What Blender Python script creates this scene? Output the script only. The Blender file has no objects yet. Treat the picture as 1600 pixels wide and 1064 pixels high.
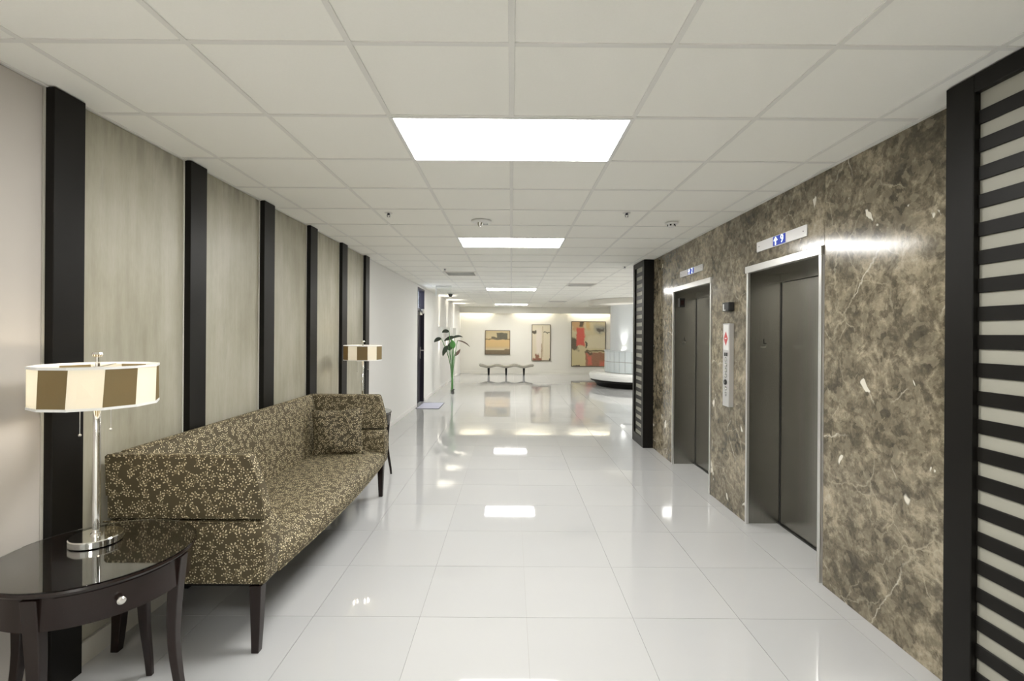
import bpy, bmesh, math, random
from mathutils import Vector, Matrix
random.seed(7)
PI = math.pi
SC = bpy.context.scene
COL = SC.collection

# ------------------------------------------------------------------ camera, world, exposure
F_PX, W_PX, H_PX = 761.05, 1600.0, 1064.0
cam_d = bpy.data.cameras.new('camera'); cam = bpy.data.objects.new('camera', cam_d); COL.objects.link(cam)
cam_d.sensor_fit = 'HORIZONTAL'; cam_d.sensor_width = 36.0
cam_d.lens = F_PX / W_PX * 36.0
cam_d.shift_y = (521.53 - H_PX / 2) / W_PX * -1.0 * -1.0
cam_d.clip_start = 0.02; cam_d.clip_end = 200
CAM_H = 1.6254
cam.matrix_world = (Matrix.Translation((0, 0, CAM_H)) @ Matrix.Rotation(-0.0016, 4, 'Z')
                    @ Matrix.Rotation(PI / 2, 4, 'X') @ Matrix.Rotation(0.0070, 4, 'Z'))
SC.camera = cam

world = bpy.data.worlds.new('daylight'); SC.world = world; world.use_nodes = True
bg = world.node_tree.nodes['Background']
bg.inputs[0].default_value = (0.80, 0.86, 1.0, 1); bg.inputs[1].default_value = 4.0

SC.view_settings.view_transform = 'Standard'
SC.view_settings.look = 'None'
SC.view_settings.gamma = 1.0
SC.view_settings.use_curve_mapping = False
SC.view_settings.exposure = 0.38
LAMP_E = 25.5          # ceiling fixture diffusers
COVE_E = 22.0

HC = 2.707            # ceiling height
XL, XR = -2.08, 2.045 # side walls
YB, YF = -4.6, 19.95  # back and far walls
YOPEN = 7.62          # right wall ends here, hall widens
XG = 6.6              # right wall of the wider hall

# ------------------------------------------------------------------ node helpers
def mat(name):
    m = bpy.data.materials.new(name); m.use_nodes = True
    nt = m.node_tree
    return m, nt, nt.nodes['Principled BSDF']

class NT:
    def __init__(s, nt): s.nt = nt
    def n(s, typ, **kw):
        nd = s.nt.nodes.new(typ)
        for k, v in kw.items(): setattr(nd, k, v)
        return nd
    def l(s, a, b): s.nt.links.new(a, b)
    def setin(s, sock, v):
        if isinstance(v, bpy.types.NodeSocket): s.l(v, sock)
        else: sock.default_value = v
    def m(s, op, a, b=None, c=None, clamp=False):
        nd = s.n('ShaderNodeMath', operation=op); nd.use_clamp = clamp
        s.setin(nd.inputs[0], a)
        if b is not None: s.setin(nd.inputs[1], b)
        if c is not None: s.setin(nd.inputs[2], c)
        return nd.outputs[0]
    def mix(s, f, a, b):
        nd = s.n('ShaderNodeMix', data_type='RGBA')
        s.setin(nd.inputs[0], f); s.setin(nd.inputs[6], a); s.setin(nd.inputs[7], b)
        return nd.outputs[2]
    def noise(s, vec, scale, detail=4, rough=.5, dist=0):
        nd = s.n('ShaderNodeTexNoise')
        if vec is not None: s.l(vec, nd.inputs['Vector'])
        nd.inputs['Scale'].default_value = scale; nd.inputs['Detail'].default_value = detail
        nd.inputs['Roughness'].default_value = rough; nd.inputs['Distortion'].default_value = dist
        return nd
    def ramp(s, f, stops):
        nd = s.n('ShaderNodeValToRGB'); s.l(f, nd.inputs[0]); r = nd.color_ramp
        while len(r.elements) < len(stops): r.elements.new(.5)
        for e, (p, c) in zip(r.elements, stops):
            e.position = p; e.color = (c[0], c[1], c[2], 1) if not isinstance(c, float) else (c, c, c, 1)
        return nd.outputs[0]
    def mapping(s, vec, scale=(1, 1, 1), loc=(0, 0, 0), rot=(0, 0, 0)):
        nd = s.n('ShaderNodeMapping'); s.l(vec, nd.inputs[0])
        nd.inputs['Scale'].default_value = scale; nd.inputs['Rotation'].default_value = rot
        s.setin(nd.inputs['Location'], loc)
        return nd.outputs[0]
    def bump(s, h, strength, dist, bs):
        nd = s.n('ShaderNodeBump'); nd.inputs['Strength'].default_value = strength
        nd.inputs['Distance'].default_value = dist; s.l(h, nd.inputs['Height']); s.l(nd.outputs[0], bs.inputs['Normal'])

def plain(name, col, rough=.5, metal=0., noise=0., nscale=20, bump=0., coat=0., spec=.5):
    m, nt, b = mat(name); N = NT(nt)
    b.inputs['Roughness'].default_value = rough; b.inputs['Metallic'].default_value = metal
    b.inputs['Specular IOR Level'].default_value = spec
    b.inputs['Coat Weight'].default_value = coat; b.inputs['Coat Roughness'].default_value = .05
    c = (*col, 1)
    tc = N.n('ShaderNodeTexCoord')
    nz = N.noise(tc.outputs['Object'], nscale, 3)
    d = max(noise, .015)
    c2 = tuple(max(0, x * (1 - d)) for x in col) + (1,)
    N.l(N.mix(nz.outputs[0], c, c2), b.inputs['Base Color'])
    if bump: N.bump(nz.outputs[0], bump, .002, b)
    return m

def emit(name, col, e, base=.8):
    m, nt, b = mat(name)
    b.inputs['Base Color'].default_value = (base, base, base, 1)
    b.inputs['Emission Color'].default_value = (*col, 1); b.inputs['Emission Strength'].default_value = e
    return m

M = {}
M['ceil'] = plain('ceiling_tile_fissured', (.93, .92, .855), .9, noise=.03, nscale=90, bump=.15)
M['grid'] = plain('ceiling_grid_enamel', (.80, .79, .74), .45)
M['white_wall'] = plain('white_painted_wall', (.74, .73, .70), .6, noise=.03, nscale=1.3)
M['far_wall'] = plain('cream_gallery_wall', (.76, .735, .66), .6, noise=.03, nscale=1)
M['pale_panel'] = plain('pale_greige_wall_panel', (.50, .465, .42), .55, noise=.04, nscale=2)
M['base_white'] = plain('cream_stone_skirting', (.66, .64, .57), .25, noise=.1, nscale=6)
M['black_wood'] = plain('black_stained_wood', (.008, .007, .0055), .42, noise=.4, nscale=9, spec=.2)
M['espresso'] = plain('espresso_lacquered_wood', (.017, .009, .007), .25, noise=.4, nscale=7, spec=.35)
M['panel_cream'] = plain('cream_backing_board', (.34, .33, .275), .5, noise=.05, nscale=5)
M['chrome'] = plain('polished_chrome', (.88, .87, .85), .07, 1.)
M['nickel'] = plain('brushed_nickel', (.72, .70, .66), .28, 1.)
M['grey_plate'] = plain('satin_steel_plate', (.62, .61, .60), .38, .6)
M['white_plastic'] = plain('white_plastic', (.80, .80, .77), .4)
M['black_plastic'] = plain('black_plastic', (.012, .012, .012), .3)
M['dark_metal'] = plain('dark_bronze_frame', (.025, .022, .035), .35, .3)
M['grout'] = plain('grey_grout', (.36, .35, .33), .8)
M['mat'] = plain('pale_lavender_rectangle', (.50, .50, .58), .8, noise=.1, nscale=60, bump=.4)
M['rect_border'] = plain('grey_border', (.16, .16, .19), .7)
M['column'] = plain('pale_blue_grey_column', (.66, .69, .70), .4)
M['block'] = plain('glazed_white_block', (.66, .71, .72), .12, noise=.08, nscale=6)
M['bench_seat'] = plain('taupe_upholstery', (.30, .28, .23), .8, noise=.15, nscale=50, bump=.2)
M['stone'] = plain('black_river_pebbles', (.035, .032, .03), .3)
M['dark_lens'] = plain('dark_red_lantern', (.03, .012, .01), .15)
M['red'] = plain('red_print', (.55, .06, .06), .4)
M['white_label'] = plain('white_label', (.8, .8, .78), .4)
M['lit_white'] = emit('lit_digit', (.8, .95, 1), 2.0, .05)
M['lit_blue'] = emit('lit_blue_screen', (.008, .03, .30), 1.0, .01)
M['lamp'] = emit('fluorescent_diffuser', (1, .99, .965), LAMP_E)
M['lamp2'] = emit('added_gallery_diffuser', (1, .99, .965), LAMP_E)  # for the unseen panels added to light the side hall
M['cove'] = emit('cove_tube', (1, .94, .80), COVE_E)
M['glow'] = emit('warm_uplight_lens', (1, .95, .85), 30.)
M['leaf_dark'] = plain('dark_green_leaf', (.035, .055, .028), .35, noise=.5, nscale=14)
M['leaf_bright'] = plain('bright_green_leaf', (.07, .24, .05), .35, noise=.3, nscale=14)
M['leaf_brown'] = plain('brown_dry_leaf', (.16, .10, .07), .5, noise=.3, nscale=14)
M['stem'] = plain('green_stem', (.10, .30, .07), .4, noise=.4, nscale=5)
M['floor_frame'] = plain('painting_frame_wood', (.10, .07, .04), .4)

# glass
m, nt, b = mat('clear_glass'); b.inputs['Transmission Weight'].default_value = 1; b.inputs['Roughness'].default_value = 0.0
b.inputs['IOR'].default_value = 1.45; b.inputs['Base Color'].default_value = (.97, 1, .98, 1); M['glass'] = m
m, nt, b = mat('thin_clear_pane'); N = NT(nt)
tr = N.n('ShaderNodeBsdfTransparent'); gl = N.n('ShaderNodeBsdfGlossy'); gl.inputs['Roughness'].default_value = .02
lw = N.n('ShaderNodeLayerWeight'); mx = N.n('ShaderNodeMixShader')
N.l(N.m('ADD', N.m('MULTIPLY', N.m('POWER', lw.outputs['Facing'], 4.), .45), .04), mx.inputs[0]); N.l(tr.outputs[0], mx.inputs[1]); N.l(gl.outputs[0], mx.inputs[2])
N.l(mx.outputs[0], nt.nodes['Material Output'].inputs[0]); tr.inputs[0].default_value = (.98, .99, .985, 1); M['pane'] = m

# polished white floor tile
m, nt, b = mat('polished_white_floor_tile'); N = NT(nt)
oi = N.n('ShaderNodeObjectInfo'); geo = N.n('ShaderNodeNewGeometry')
nz = N.noise(geo.outputs['Position'], 1.7, 4)
f = N.m('ADD', N.m('MULTIPLY', oi.outputs['Random'], .5), N.m('MULTIPLY', nz.outputs[0], .5))
N.l(N.ramp(f, [(.2, (.495, .495, .488)), (.8, (.468, .47, .466))]), b.inputs['Base Color'])
b.inputs['Roughness'].default_value = .032; b.inputs['IOR'].default_value = 1.6
nz2 = N.noise(geo.outputs['Position'], 3.0, 2); N.bump(nz2.outputs[0], .008, .02, b); M['floor'] = m

# wall covering: taupe plaster-like vinyl, vertical streaks and smudges
m, nt, b = mat('taupe_wall_covering'); N = NT(nt)
geo = N.n('ShaderNodeNewGeometry'); P = geo.outputs['Position']
st = N.noise(N.mapping(P, (1, 11, .9)), 1.6, 4, .55)
cl = N.noise(N.mapping(P, (1, 1.6, .9)), 1.3, 5, .6)
fine = N.noise(N.mapping(P, (1, 60, 9)), 2.0, 3)
f = N.m('ADD', N.m('ADD', N.m('MULTIPLY', st.outputs[0], .28), N.m('MULTIPLY', cl.outputs[0], .62)), N.m('MULTIPLY', fine.outputs[0], .1))
base = N.ramp(f, [(.36, (.295, .275, .20)), (.5, (.375, .355, .275)), (.64, (.45, .43, .355))])
sm = N.noise(N.mapping(P, (1, 6.5, 1.7), (3.1, 1.7, .35)), 1.0, 4, .6)
smf = N.ramp(sm.outputs[0], [(.64, 0.), (.74, 1.)])
base = N.mix(N.m('MULTIPLY', smf, .45), base, (.26, .25, .21, 1))
# scuffs where the covering meets the ceiling
sx = N.n('ShaderNodeSeparateXYZ'); N.l(P, sx.inputs[0])
top = N.m('MULTIPLY', N.m('SUBTRACT', sx.outputs[2], 2.50), 5.0, clamp=True)
e2 = N.noise(N.mapping(P, (1, 9, 2.)), 1.5, 4)
top = N.m('MULTIPLY', top, N.ramp(e2.outputs[0], [(.45, 0.), (.65, 1.)]))
base = N.mix(N.m('MULTIPLY', top, .5), base, (.15, .14, .11, 1))
N.l(base, b.inputs['Base Color']); b.inputs['Roughness'].default_value = .42
N.bump(fine.outputs[0], .12, .002, b); M['cover'] = m

# brown marble
m, nt, b = mat('brown_emperador_marble'); N = NT(nt)
geo = N.n('ShaderNodeNewGeometry'); oi = N.n('ShaderNodeObjectInfo')
off = N.n('ShaderNodeVectorMath', operation='SCALE'); off.inputs[0].default_value = (3., 7., 5.); N.l(oi.outputs['Random'], off.inputs[3])
ad = N.n('ShaderNodeVectorMath', operation='ADD'); N.l(geo.outputs['Position'], ad.inputs[0]); N.l(off.outputs[0], ad.inputs[1])
P = ad.outputs[0]
big = N.noise(P, 1.5, 9, .68, .35); mid = N.noise(P, 7.5, 9, .72, .5); fin = N.noise(P, 34, 5, .65, .4)
f = N.m('ADD', N.m('ADD', N.m('MULTIPLY', big.outputs[0], .40), N.m('MULTIPLY', mid.outputs[0], .42)), N.m('MULTIPLY', fin.outputs[0], .18))
base = N.ramp(f, [(.40, (.045, .038, .024)), (.465, (.10, .084, .054)), (.51, (.175, .147, .098)), (.56, (.33, .28, .195)), (.63, (.52, .45, .34))])
# small broken clasts
vc = N.n('ShaderNodeTexVoronoi', feature='F1'); vc.inputs['Scale'].default_value = 26
wv = N.n('ShaderNodeMix', data_type='VECTOR'); wv.inputs[0].default_value = .10
N.l(P, wv.inputs[4]); N.l(mid.outputs['Color'], wv.inputs[5]); N.l(wv.outputs[1], vc.inputs['Vector'])
base = N.mix(N.m('MULTIPLY', N.ramp(vc.outputs['Color'], [(.45, 0.), (.8, 1.)]), .34), base, (.36, .305, .21, 1))
base = N.mix(N.m('MULTIPLY', N.ramp(vc.outputs['Color'], [(.15, 1.), (.35, 0.)]), .40), base, (.055, .046, .03, 1))
# veins
def vein(scale, wid, warp, seed):
    w = N.noise(N.mapping(P, (1, 1, 1), (seed, seed, 0)), 2.2, 6, .6)
    wm = N.n('ShaderNodeMix', data_type='VECTOR'); wm.inputs[0].default_value = warp
    N.l(P, wm.inputs[4]); N.l(w.outputs['Color'], wm.inputs[5])
    v = N.n('ShaderNodeTexVoronoi', feature='DISTANCE_TO_EDGE'); v.inputs['Scale'].default_value = scale; N.l(wm.outputs[1], v.inputs['Vector'])
    br = N.noise(N.mapping(P, (1, 1, 1), (seed * 2, 0, seed)), 2.6, 4)
    return N.m('MULTIPLY', N.ramp(v.outputs[0], [(0., 1.), (wid, 0.)]), N.ramp(br.outputs[0], [(.50, 0.), (.60, 1.)]))
base = N.mix(N.m('MULTIPLY', vein(1.5, .008, .20, 1.3), .85), base, (.66, .60, .48, 1))
base = N.mix(N.m('MULTIPLY', vein(4.0, .018, .22, 4.7), .50), base, (.50, .44, .32, 1))
bl = N.noise(N.mapping(P, (1, 1, .8), (9, 2, 5)), 4.6, 3, .55, .6)
base = N.mix(N.ramp(bl.outputs[0], [(.685, 0.), (.70, 1.)]), base, (.72, .68, .58, 1))
N.l(base, b.inputs['Base Color']); b.inputs['Roughness'].default_value = .13; b.inputs['IOR'].default_value = 1.5
M['marble'] = m

# brushed steel
m, nt, b = mat('brushed_stainless_steel'); N = NT(nt)
geo = N.n('ShaderNodeNewGeometry')
br = N.noise(N.mapping(geo.outputs['Position'], (240, 240, 2)), 1.0, 3)
cl = N.noise(N.mapping(geo.outputs['Position'], (2, 2, 1.2)), 1.2, 3)
f = N.m('ADD', N.m('MULTIPLY', br.outputs[0], .6), N.m('MULTIPLY', cl.outputs[0], .4))
N.l(N.ramp(f, [(.3, (.27, .262, .235)), (.7, (.36, .35, .315))]), b.inputs['Base Color'])
b.inputs['Metallic'].default_value = 1; b.inputs['Roughness'].default_value = .27
N.bump(br.outputs[0], .06, .001, b); M['steel'] = m
M['trim_steel'] = plain('light_steel_trim', (.70, .69, .66), .28, .85)

# sofa fabric: gold umbels on olive brown (UV in metres)
def fabric(name, scale, dk=1.):
    m, nt, b = mat(name); N = NT(nt)
    uv = N.n('ShaderNodeUVMap'); uv.uv_map = 'UVMap'
    def layer(rot, off, vs, dots):
        sv = N.mapping(uv.outputs[0], (1, 1, 1), (off, off * .7, 0), (0, 0, rot))
        vo = N.n('ShaderNodeTexVoronoi', voronoi_dimensions='2D', feature='F1')
        vo.inputs['Scale'].default_value = vs; vo.inputs['Randomness'].default_value = .62; N.l(sv, vo.inputs['Vector'])
        pos = vo.outputs['Position']
        d = N.n('ShaderNodeVectorMath', operation='SUBTRACT'); N.l(sv, d.inputs[0])
        N.l(pos, d.inputs[1])
        s = N.n('ShaderNodeSeparateXYZ'); N.l(d.outputs[0], s.inputs[0])
        sc = N.n('ShaderNodeSeparateColor'); N.l(vo.outputs['Color'], sc.inputs[0])
        r = vo.outputs['Distance']  # metres: unscaled below
        r = N.m('SQRT', N.m('ADD', N.m('MULTIPLY', s.outputs[0], s.outputs[0]), N.m('MULTIPLY', s.outputs[1], s.outputs[1])))
        a0 = N.m('ARCTAN2', s.outputs[1], s.outputs[0])
        a = N.m('ADD', N.m('MULTIPLY', N.m('ADD', a0, N.m('MULTIPLY', sc.outputs[0], 6.283)), dots / (2 * PI)), 20.)
        t = N.m('SUBTRACT', N.m('FRACT', a), .5)
        idx = N.m('MODULO', N.m('FLOOR', a), dots)
        rnd = N.m('FRACT', N.m('MULTIPLY', N.m('SINE', N.m('ADD', N.m('MULTIPLY', idx, 12.9), N.m('MULTIPLY', sc.outputs[1], 78.))), 437.))
        arc = N.m('MULTIPLY', N.m('MULTIPLY', t, 2 * PI / dots), r)
        R = N.m('ADD', N.m('MULTIPLY', rnd, .008 * scale), .0135 * scale); dr = N.m('SUBTRACT', r, R)
        dist = N.m('SQRT', N.m('ADD', N.m('MULTIPLY', arc, arc), N.m('MULTIPLY', dr, dr)))
        fan = N.m('LESS_THAN', idx, dots * .72)
        dot = N.m('MULTIPLY', N.m('LESS_THAN', dist, .0034 * scale), fan)
        stem = N.m('MULTIPLY', N.m('MULTIPLY', N.m('LESS_THAN', N.m('ABSOLUTE', arc), .0008 * scale), N.m('LESS_THAN', r, R)), fan)
        return dot, stem
    d1, s1 = layer(0., 0., 21 / scale, 8.)
    d2, s2 = layer(.9, .37, 15 / scale, 6.)
    wv = N.noise(N.mapping(uv.outputs[0], (1, 1, 1)), 700, 2)
    pa = N.noise(uv.outputs[0], 3, 2)
    base = N.mix(wv.outputs[0], (.052 * dk, .038 * dk, .015 * dk, 1), (.095 * dk, .072 * dk, .032 * dk, 1))
    base = N.mix(N.m('MULTIPLY', pa.outputs[0], .35), base, (.045, .043, .028, 1))
    base = N.mix(N.m('MULTIPLY', N.m('MAXIMUM', s1, s2), .55), base, (.42, .34, .19, 1))
    base = N.mix(N.m('MAXIMUM', d1, d2), base, (.64, .56, .37, 1))
    N.l(base, b.inputs['Base Color']); b.inputs['Roughness'].default_value = .75
    N.bump(wv.outputs[0], .2, .001, b)
    return m
M['fabric'] = fabric('gold_sprig_woven_fabric', 1.0)
M['fabric_small'] = fabric('gold_sprig_pillow_fabric', .85, .7)

# lamp shade cloth
def shade(name, col, tcol, w):
    m, nt, b = mat(name); N = NT(nt)
    di = N.n('ShaderNodeBsdfDiffuse'); tl = N.n('ShaderNodeBsdfTranslucent'); mx = N.n('ShaderNodeMixShader')
    nz = N.noise(N.n('ShaderNodeTexCoord').outputs['Object'], 300, 2)
    N.l(N.mix(nz.outputs[0], (*col, 1), tuple(c * .92 for c in col) + (1,)), di.inputs[0])
    tl.inputs[0].default_value = (*tcol, 1); mx.inputs[0].default_value = w
    N.l(di.outputs[0], mx.inputs[1]); N.l(tl.outputs[0], mx.inputs[2]); N.l(mx.outputs[0], nt.nodes['Material Output'].inputs[0])
    return m
M['shade_cream'] = shade('cream_shade_silk', (.82, .79, .70), (.95, .93, .86), .5)
M['shade_tan'] = shade('tan_shade_silk', (.27, .22, .125), (.34, .25, .12), .42)

# paintings (object coords: x across 0..1, z up 0..1)
def painting(name, fn):
    m, nt, b = mat(name); N = NT(nt)
    uv = N.n('ShaderNodeUVMap'); uv.uv_map = 'UVMap'
    s = N.n('ShaderNodeSeparateXYZ'); N.l(uv.outputs[0], s.inputs[0])
    def box(x0, x1, z0, z1, soft=.02, wob=.05, ws=5.):
        nz = N.noise(uv.outputs[0], ws, 5, .6)
        k = N.m('MULTIPLY', N.m('SUBTRACT', nz.outputs[0], .5), wob * 4)
        x = N.m('ADD', s.outputs[0], k); z = N.m('SUBTRACT', s.outputs[1], k)
        def st(v, e, sg):
            return N.m('MULTIPLY', N.m('MULTIPLY', N.m('SUBTRACT', v, e), sg / soft), 1., clamp=True)
        return N.m('MULTIPLY', N.m('MULTIPLY', st(x, x0, 1), st(x, x1, -1)), N.m('MULTIPLY', st(z, z0, 1), st(z, z1, -1)))
    col = fn(N, s, uv, box)
    br = N.noise(N.mapping(uv.outputs[0], (3, 14, 1)), 4, 5, .65)
    col = N.mix(N.m('MULTIPLY', br.outputs[0], .30), col, (.55, .44, .28, 1))
    N.l(col, b.inputs['Base Color']); b.inputs['Roughness'].default_value = .45
    return m
def art1(N, s, uv, B):
    c = N.ramp(s.outputs[1], [(.0, (.10, .07, .04)), (.17, (.12, .085, .045)), (.2, (.55, .47, .30)), (.30, (.50, .36, .18)), (.36, (.56, .38, .16)), (.62, (.60, .40, .17)), (.7, (.52, .43, .25)), (1., (.46, .37, .2))])
    c = N.mix(B(-.1, 1.1, .60, .66, .02, .03), c, (.09, .08, .045, 1))
    c = N.mix(B(.45, .90, .62, .90, .02, .03), c, (.045, .05, .03, 1))
    c = N.mix(B(.25, .6, .64, .74, .02, .04), c, (.07, .06, .035, 1))
    c = N.mix(B(.75, 1.1, .12, .27, .05, .05), c, (.14, .09, .05, 1))
    return c
def art2(N, s, uv, B):
    c = N.mix(s.outputs[1], (.66, .58, .42, 1), (.72, .66, .50, 1))
    c = N.mix(B(.18, .56, .12, .92, .12, .04), c, (.74, .66, .58, 1))
    c = N.mix(B(.56, .62, .1, .95, .02, .03), c, (.48, .38, .24, 1))
    c = N.mix(B(.62, .96, .76, .80, .01, .04), c, (.12, .12, .08, 1))
    c = N.mix(B(.0, .26, .75, .84, .02, .05), c, (.03, .025, .02, 1))
    c = N.mix(B(.02, .52, -.1, .10, .03, .06), c, (.22, .03, .015, 1))
    c = N.mix(B(.18, .40, -.1, .22, .05, .08), c, (.20, .06, .03, 1))
    c = N.mix(B(.50, .56, .0, .5, .02, .04), c, (.30, .20, .12, 1))
    c = N.mix(B(.90, 1.1, -.1, .09, .03, .04), c, (.04, .04, .03, 1))
    return c
def art3(N, s, uv, B):
    c = N.mix(s.outputs[1], (.58, .50, .27, 1), (.62, .55, .36, 1))
    c = N.mix(B(-.1, .22, .36, .66, .05, .08), c, (.06, .05, .03, 1))
    c = N.mix(B(.0, .40, .78, 1.1, .05, .06), c, (.55, .33, .16, 1))
    c = N.mix(B(.12, .40, .44, .86, .03, .05), c, (.62, .06, .05, 1))
    c = N.mix(B(.22, .36, .86, 1.1, .03, .05), c, (.05, .03, .02, 1))
    c = N.mix(B(.40, .58, .80, 1.1, .06, .05), c, (.60, .42, .18, 1))
    c = N.mix(B(.64, 1.1, .70, .97, .12, .06), c, (.26, .27, .26, 1))
    c = N.mix(B(.74, .98, .76, .85, .03, .06), c, (.05, .05, .05, 1))
    c = N.mix(B(.42, 1.1, .38, .72, .06, .04), c, (.68, .62, .44, 1))
    c = N.mix(B(.42, 1.1, .33, .37, .01, .02), c, (.09, .07, .02, 1))
    c = N.mix(B(.40, 1.1, -.1, .33, .03, .03), c, (.28, .11, .06, 1))
    c = N.mix(B(.44, .62, .02, .26, .05, .08), c, (.58, .10, .07, 1))
    c = N.mix(B(.80, 1.1, -.1, .14, .05, .06), c, (.55, .12, .08, 1))
    c = N.mix(B(.40, .62, .26, .35, .04, .06), c, (.03, .02, .015, 1))
    c = N.mix(B(.40, .46, .40, .56, .02, .05), c, (.04, .03, .02, 1))
    c = N.mix(B(.04, .26, -.05, .04, .01, .03), c, (.02, .02, .02, 1))
    return c
M['art1'] = painting('tan_landscape_canvas', art1)
M['art2'] = painting('cream_abstract_canvas', art2)
M['art3'] = painting('red_abstract_canvas', art3)

# ------------------------------------------------------------------ mesh helpers
class MB:
    def __init__(s): s.v = []; s.f = []; s.sm = []
    def add(s, vs, fs, smooth=False):
        o = len(s.v); s.v += [tuple(v) for v in vs]; s.f += [tuple(i + o for i in f) for f in fs]; s.sm += [smooth] * len(fs)
        return s
    def box(s, x0, x1, y0, y1, z0, z1):
        vs = [(x, y, z) for z in (z0, z1) for y in (y0, y1) for x in (x0, x1)]
        return s.add(vs, [(0, 2, 3, 1), (4, 5, 7, 6), (0, 1, 5, 4), (2, 6, 7, 3), (0, 4, 6, 2), (1, 3, 7, 5)])
    def prism(s, poly, a0, a1, axis='y', smooth=False, n=1, warp=None):
        """poly: 2D points; axis y -> (x,z) ; axis x -> (y,z); axis z -> (x,y)"""
        k = len(poly); vs = []
        for i in range(n + 1):
            t = a0 + (a1 - a0) * i / n
            for (p, q) in poly:
                v = (p, t, q) if axis == 'y' else ((t, p, q) if axis == 'x' else (p, q, t))
                vs.append(warp(*v) if warp else v)
        fs = [(i * k + j, i * k + (j + 1) % k, (i + 1) * k + (j + 1) % k, (i + 1) * k + j) for i in range(n) for j in range(k)]
        fs += [tuple(range(k - 1, -1, -1)), tuple(n * k + j for j in range(k))]
        return s.add(vs, fs, smooth)
    def lathe(s, prof, cx=0, cy=0, n=32, caps=True, smooth=True, a0=0., a1=2 * PI):
        full = abs(a1 - a0 - 2 * PI) < 1e-6; m = n if full else n + 1
        vs = []
        for i in range(m):
            a = a0 + (a1 - a0) * i / n
            vs += [(cx + r * math.cos(a), cy + r * math.sin(a), z) for r, z in prof]
        k = len(prof); fs = []
        for i in range(n):
            j = (i + 1) % m
            for q in range(k - 1): fs.append((i * k + q, j * k + q, j * k + q + 1, i * k + q + 1))
        if caps and full:
            fs.append(tuple(i * k for i in range(m - 1, -1, -1))); fs.append(tuple(i * k + k - 1 for i in range(m)))
        if not full:
            pass
        return s.add(vs, fs, smooth)
    def tube(s, pts, rad, n=10, flat=1.0, up=(0, 0, 1)):
        pts = [Vector(p) for p in pts]; k = len(pts)
        rads = rad if isinstance(rad, (list, tuple)) else [rad] * k
        vs = []; upv = Vector(up)
        for i, p in enumerate(pts):
            t = (pts[min(i + 1, k - 1)] - pts[max(i - 1, 0)]).normalized()
            a = t.cross(upv)
            if a.length < 1e-3: a = t.cross(Vector((1, 0, 0)))
            a.normalize(); b_ = a.cross(t).normalized()
            for j in range(n):
                an = 2 * PI * j / n
                vs.append(p + a * math.cos(an) * rads[i] + b_ * math.sin(an) * rads[i] * flat)
        fs = [(i * n + j, i * n + (j + 1) % n, (i + 1) * n + (j + 1) % n, (i + 1) * n + j) for i in range(k - 1) for j in range(n)]
        fs += [tuple(range(n - 1, -1, -1)), tuple((k - 1) * n + j for j in range(n))]
        return s.add(vs, fs, True)
    def ball(s, c, r, n=12, sz=1.):
        prof = [(max(1e-4, r * math.sin(PI * i / 8)), c[2] - r * sz * math.cos(PI * i / 8)) for i in range(9)]
        return s.lathe(prof, c[0], c[1], n)
    def build(s, name, material, parent=None, loc=(0, 0, 0), bevel=0, seg=2, subd=0, uv=None, smooth=None, rot=None):
        me = bpy.data.meshes.new(name); me.from_pydata(s.v, [], s.f)
        bm = bmesh.new(); bm.from_mesh(me); bmesh.ops.recalc_face_normals(bm, faces=bm.faces)
        for fc, sm in zip(bm.faces, s.sm): fc.smooth = sm if smooth is None else smooth
        if uv is not None:
            L = bm.loops.layers.uv.new('UVMap'); bm.normal_update()
            for fc in bm.faces:
                nn = fc.normal; ax = max(range(3), key=lambda i: abs(nn[i]))
                for lp in fc.loops:
                    c = lp.vert.co
                    if callable(uv): lp[L].uv = uv(c)
                    else: lp[L].uv = ((c.y, c.z), (c.x, c.z + .013), (c.x * 1.0, c.y))[ax]
        bm.to_mesh(me); bm.free()
        if smooth is None and any(s.sm): me.set_sharp_from_angle(angle=math.radians(35))
        me.materials.append(material)
        o = bpy.data.objects.new(name, me); COL.objects.link(o); o.location = loc
        if rot: o.rotation_euler = rot
        if parent is not None: o.parent = parent
        if bevel:
            md = o.modifiers.new('bevel', 'BEVEL'); md.width = bevel; md.segments = seg; md.limit_method = 'ANGLE'; md.angle_limit = math.radians(40)
            if subd == 0 and smooth is None:
                pass
        if subd:
            md = o.modifiers.new('sub', 'SUBSURF'); md.levels = subd; md.render_levels = subd
        return o

def tag(o, label=None, cat=None, group=None, kind=None):
    if label: o['label'] = label
    if cat: o['category'] = cat
    if group: o['group'] = group
    if kind: o['kind'] = kind
    return o
def empty(name, loc=(0, 0, 0), rz=0., label=None, cat=None, group=None, kind=None):
    o = bpy.data.objects.new(name, None); COL.objects.link(o); o.location = loc; o.rotation_euler = (0, 0, rz); o.empty_display_size = .1
    return tag(o, label, cat, group, kind)
def copy_obj(o, parent=None):
    c = o.copy(); COL.objects.link(c)
    if parent is not None: c.parent = parent
    return c
def copy_tree(o, parent=None):
    c = copy_obj(o, parent)
    for ch in list(o.children):
        copy_tree(ch, c)
    return c
def bx(*a): return MB().box(*a)
def text(name, body, size, material, mtx, parent, extr=.0006):
    cu = bpy.data.curves.new(name, 'FONT'); cu.body = body; cu.size = size; cu.extrude = extr
    cu.align_x = 'CENTER'; cu.align_y = 'CENTER'
    cu.materials.append(material)
    tmp = bpy.data.objects.new(name + '_curve', cu); COL.objects.link(tmp)
    dg = bpy.context.evaluated_depsgraph_get(); dg.update()
    me = bpy.data.meshes.new_from_object(tmp.evaluated_get(dg)); bpy.data.objects.remove(tmp)
    me.materials.clear(); me.materials.append(material)
    o = bpy.data.objects.new(name, me); COL.objects.link(o); o.parent = parent; o.matrix_local = mtx
    return o
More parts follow.
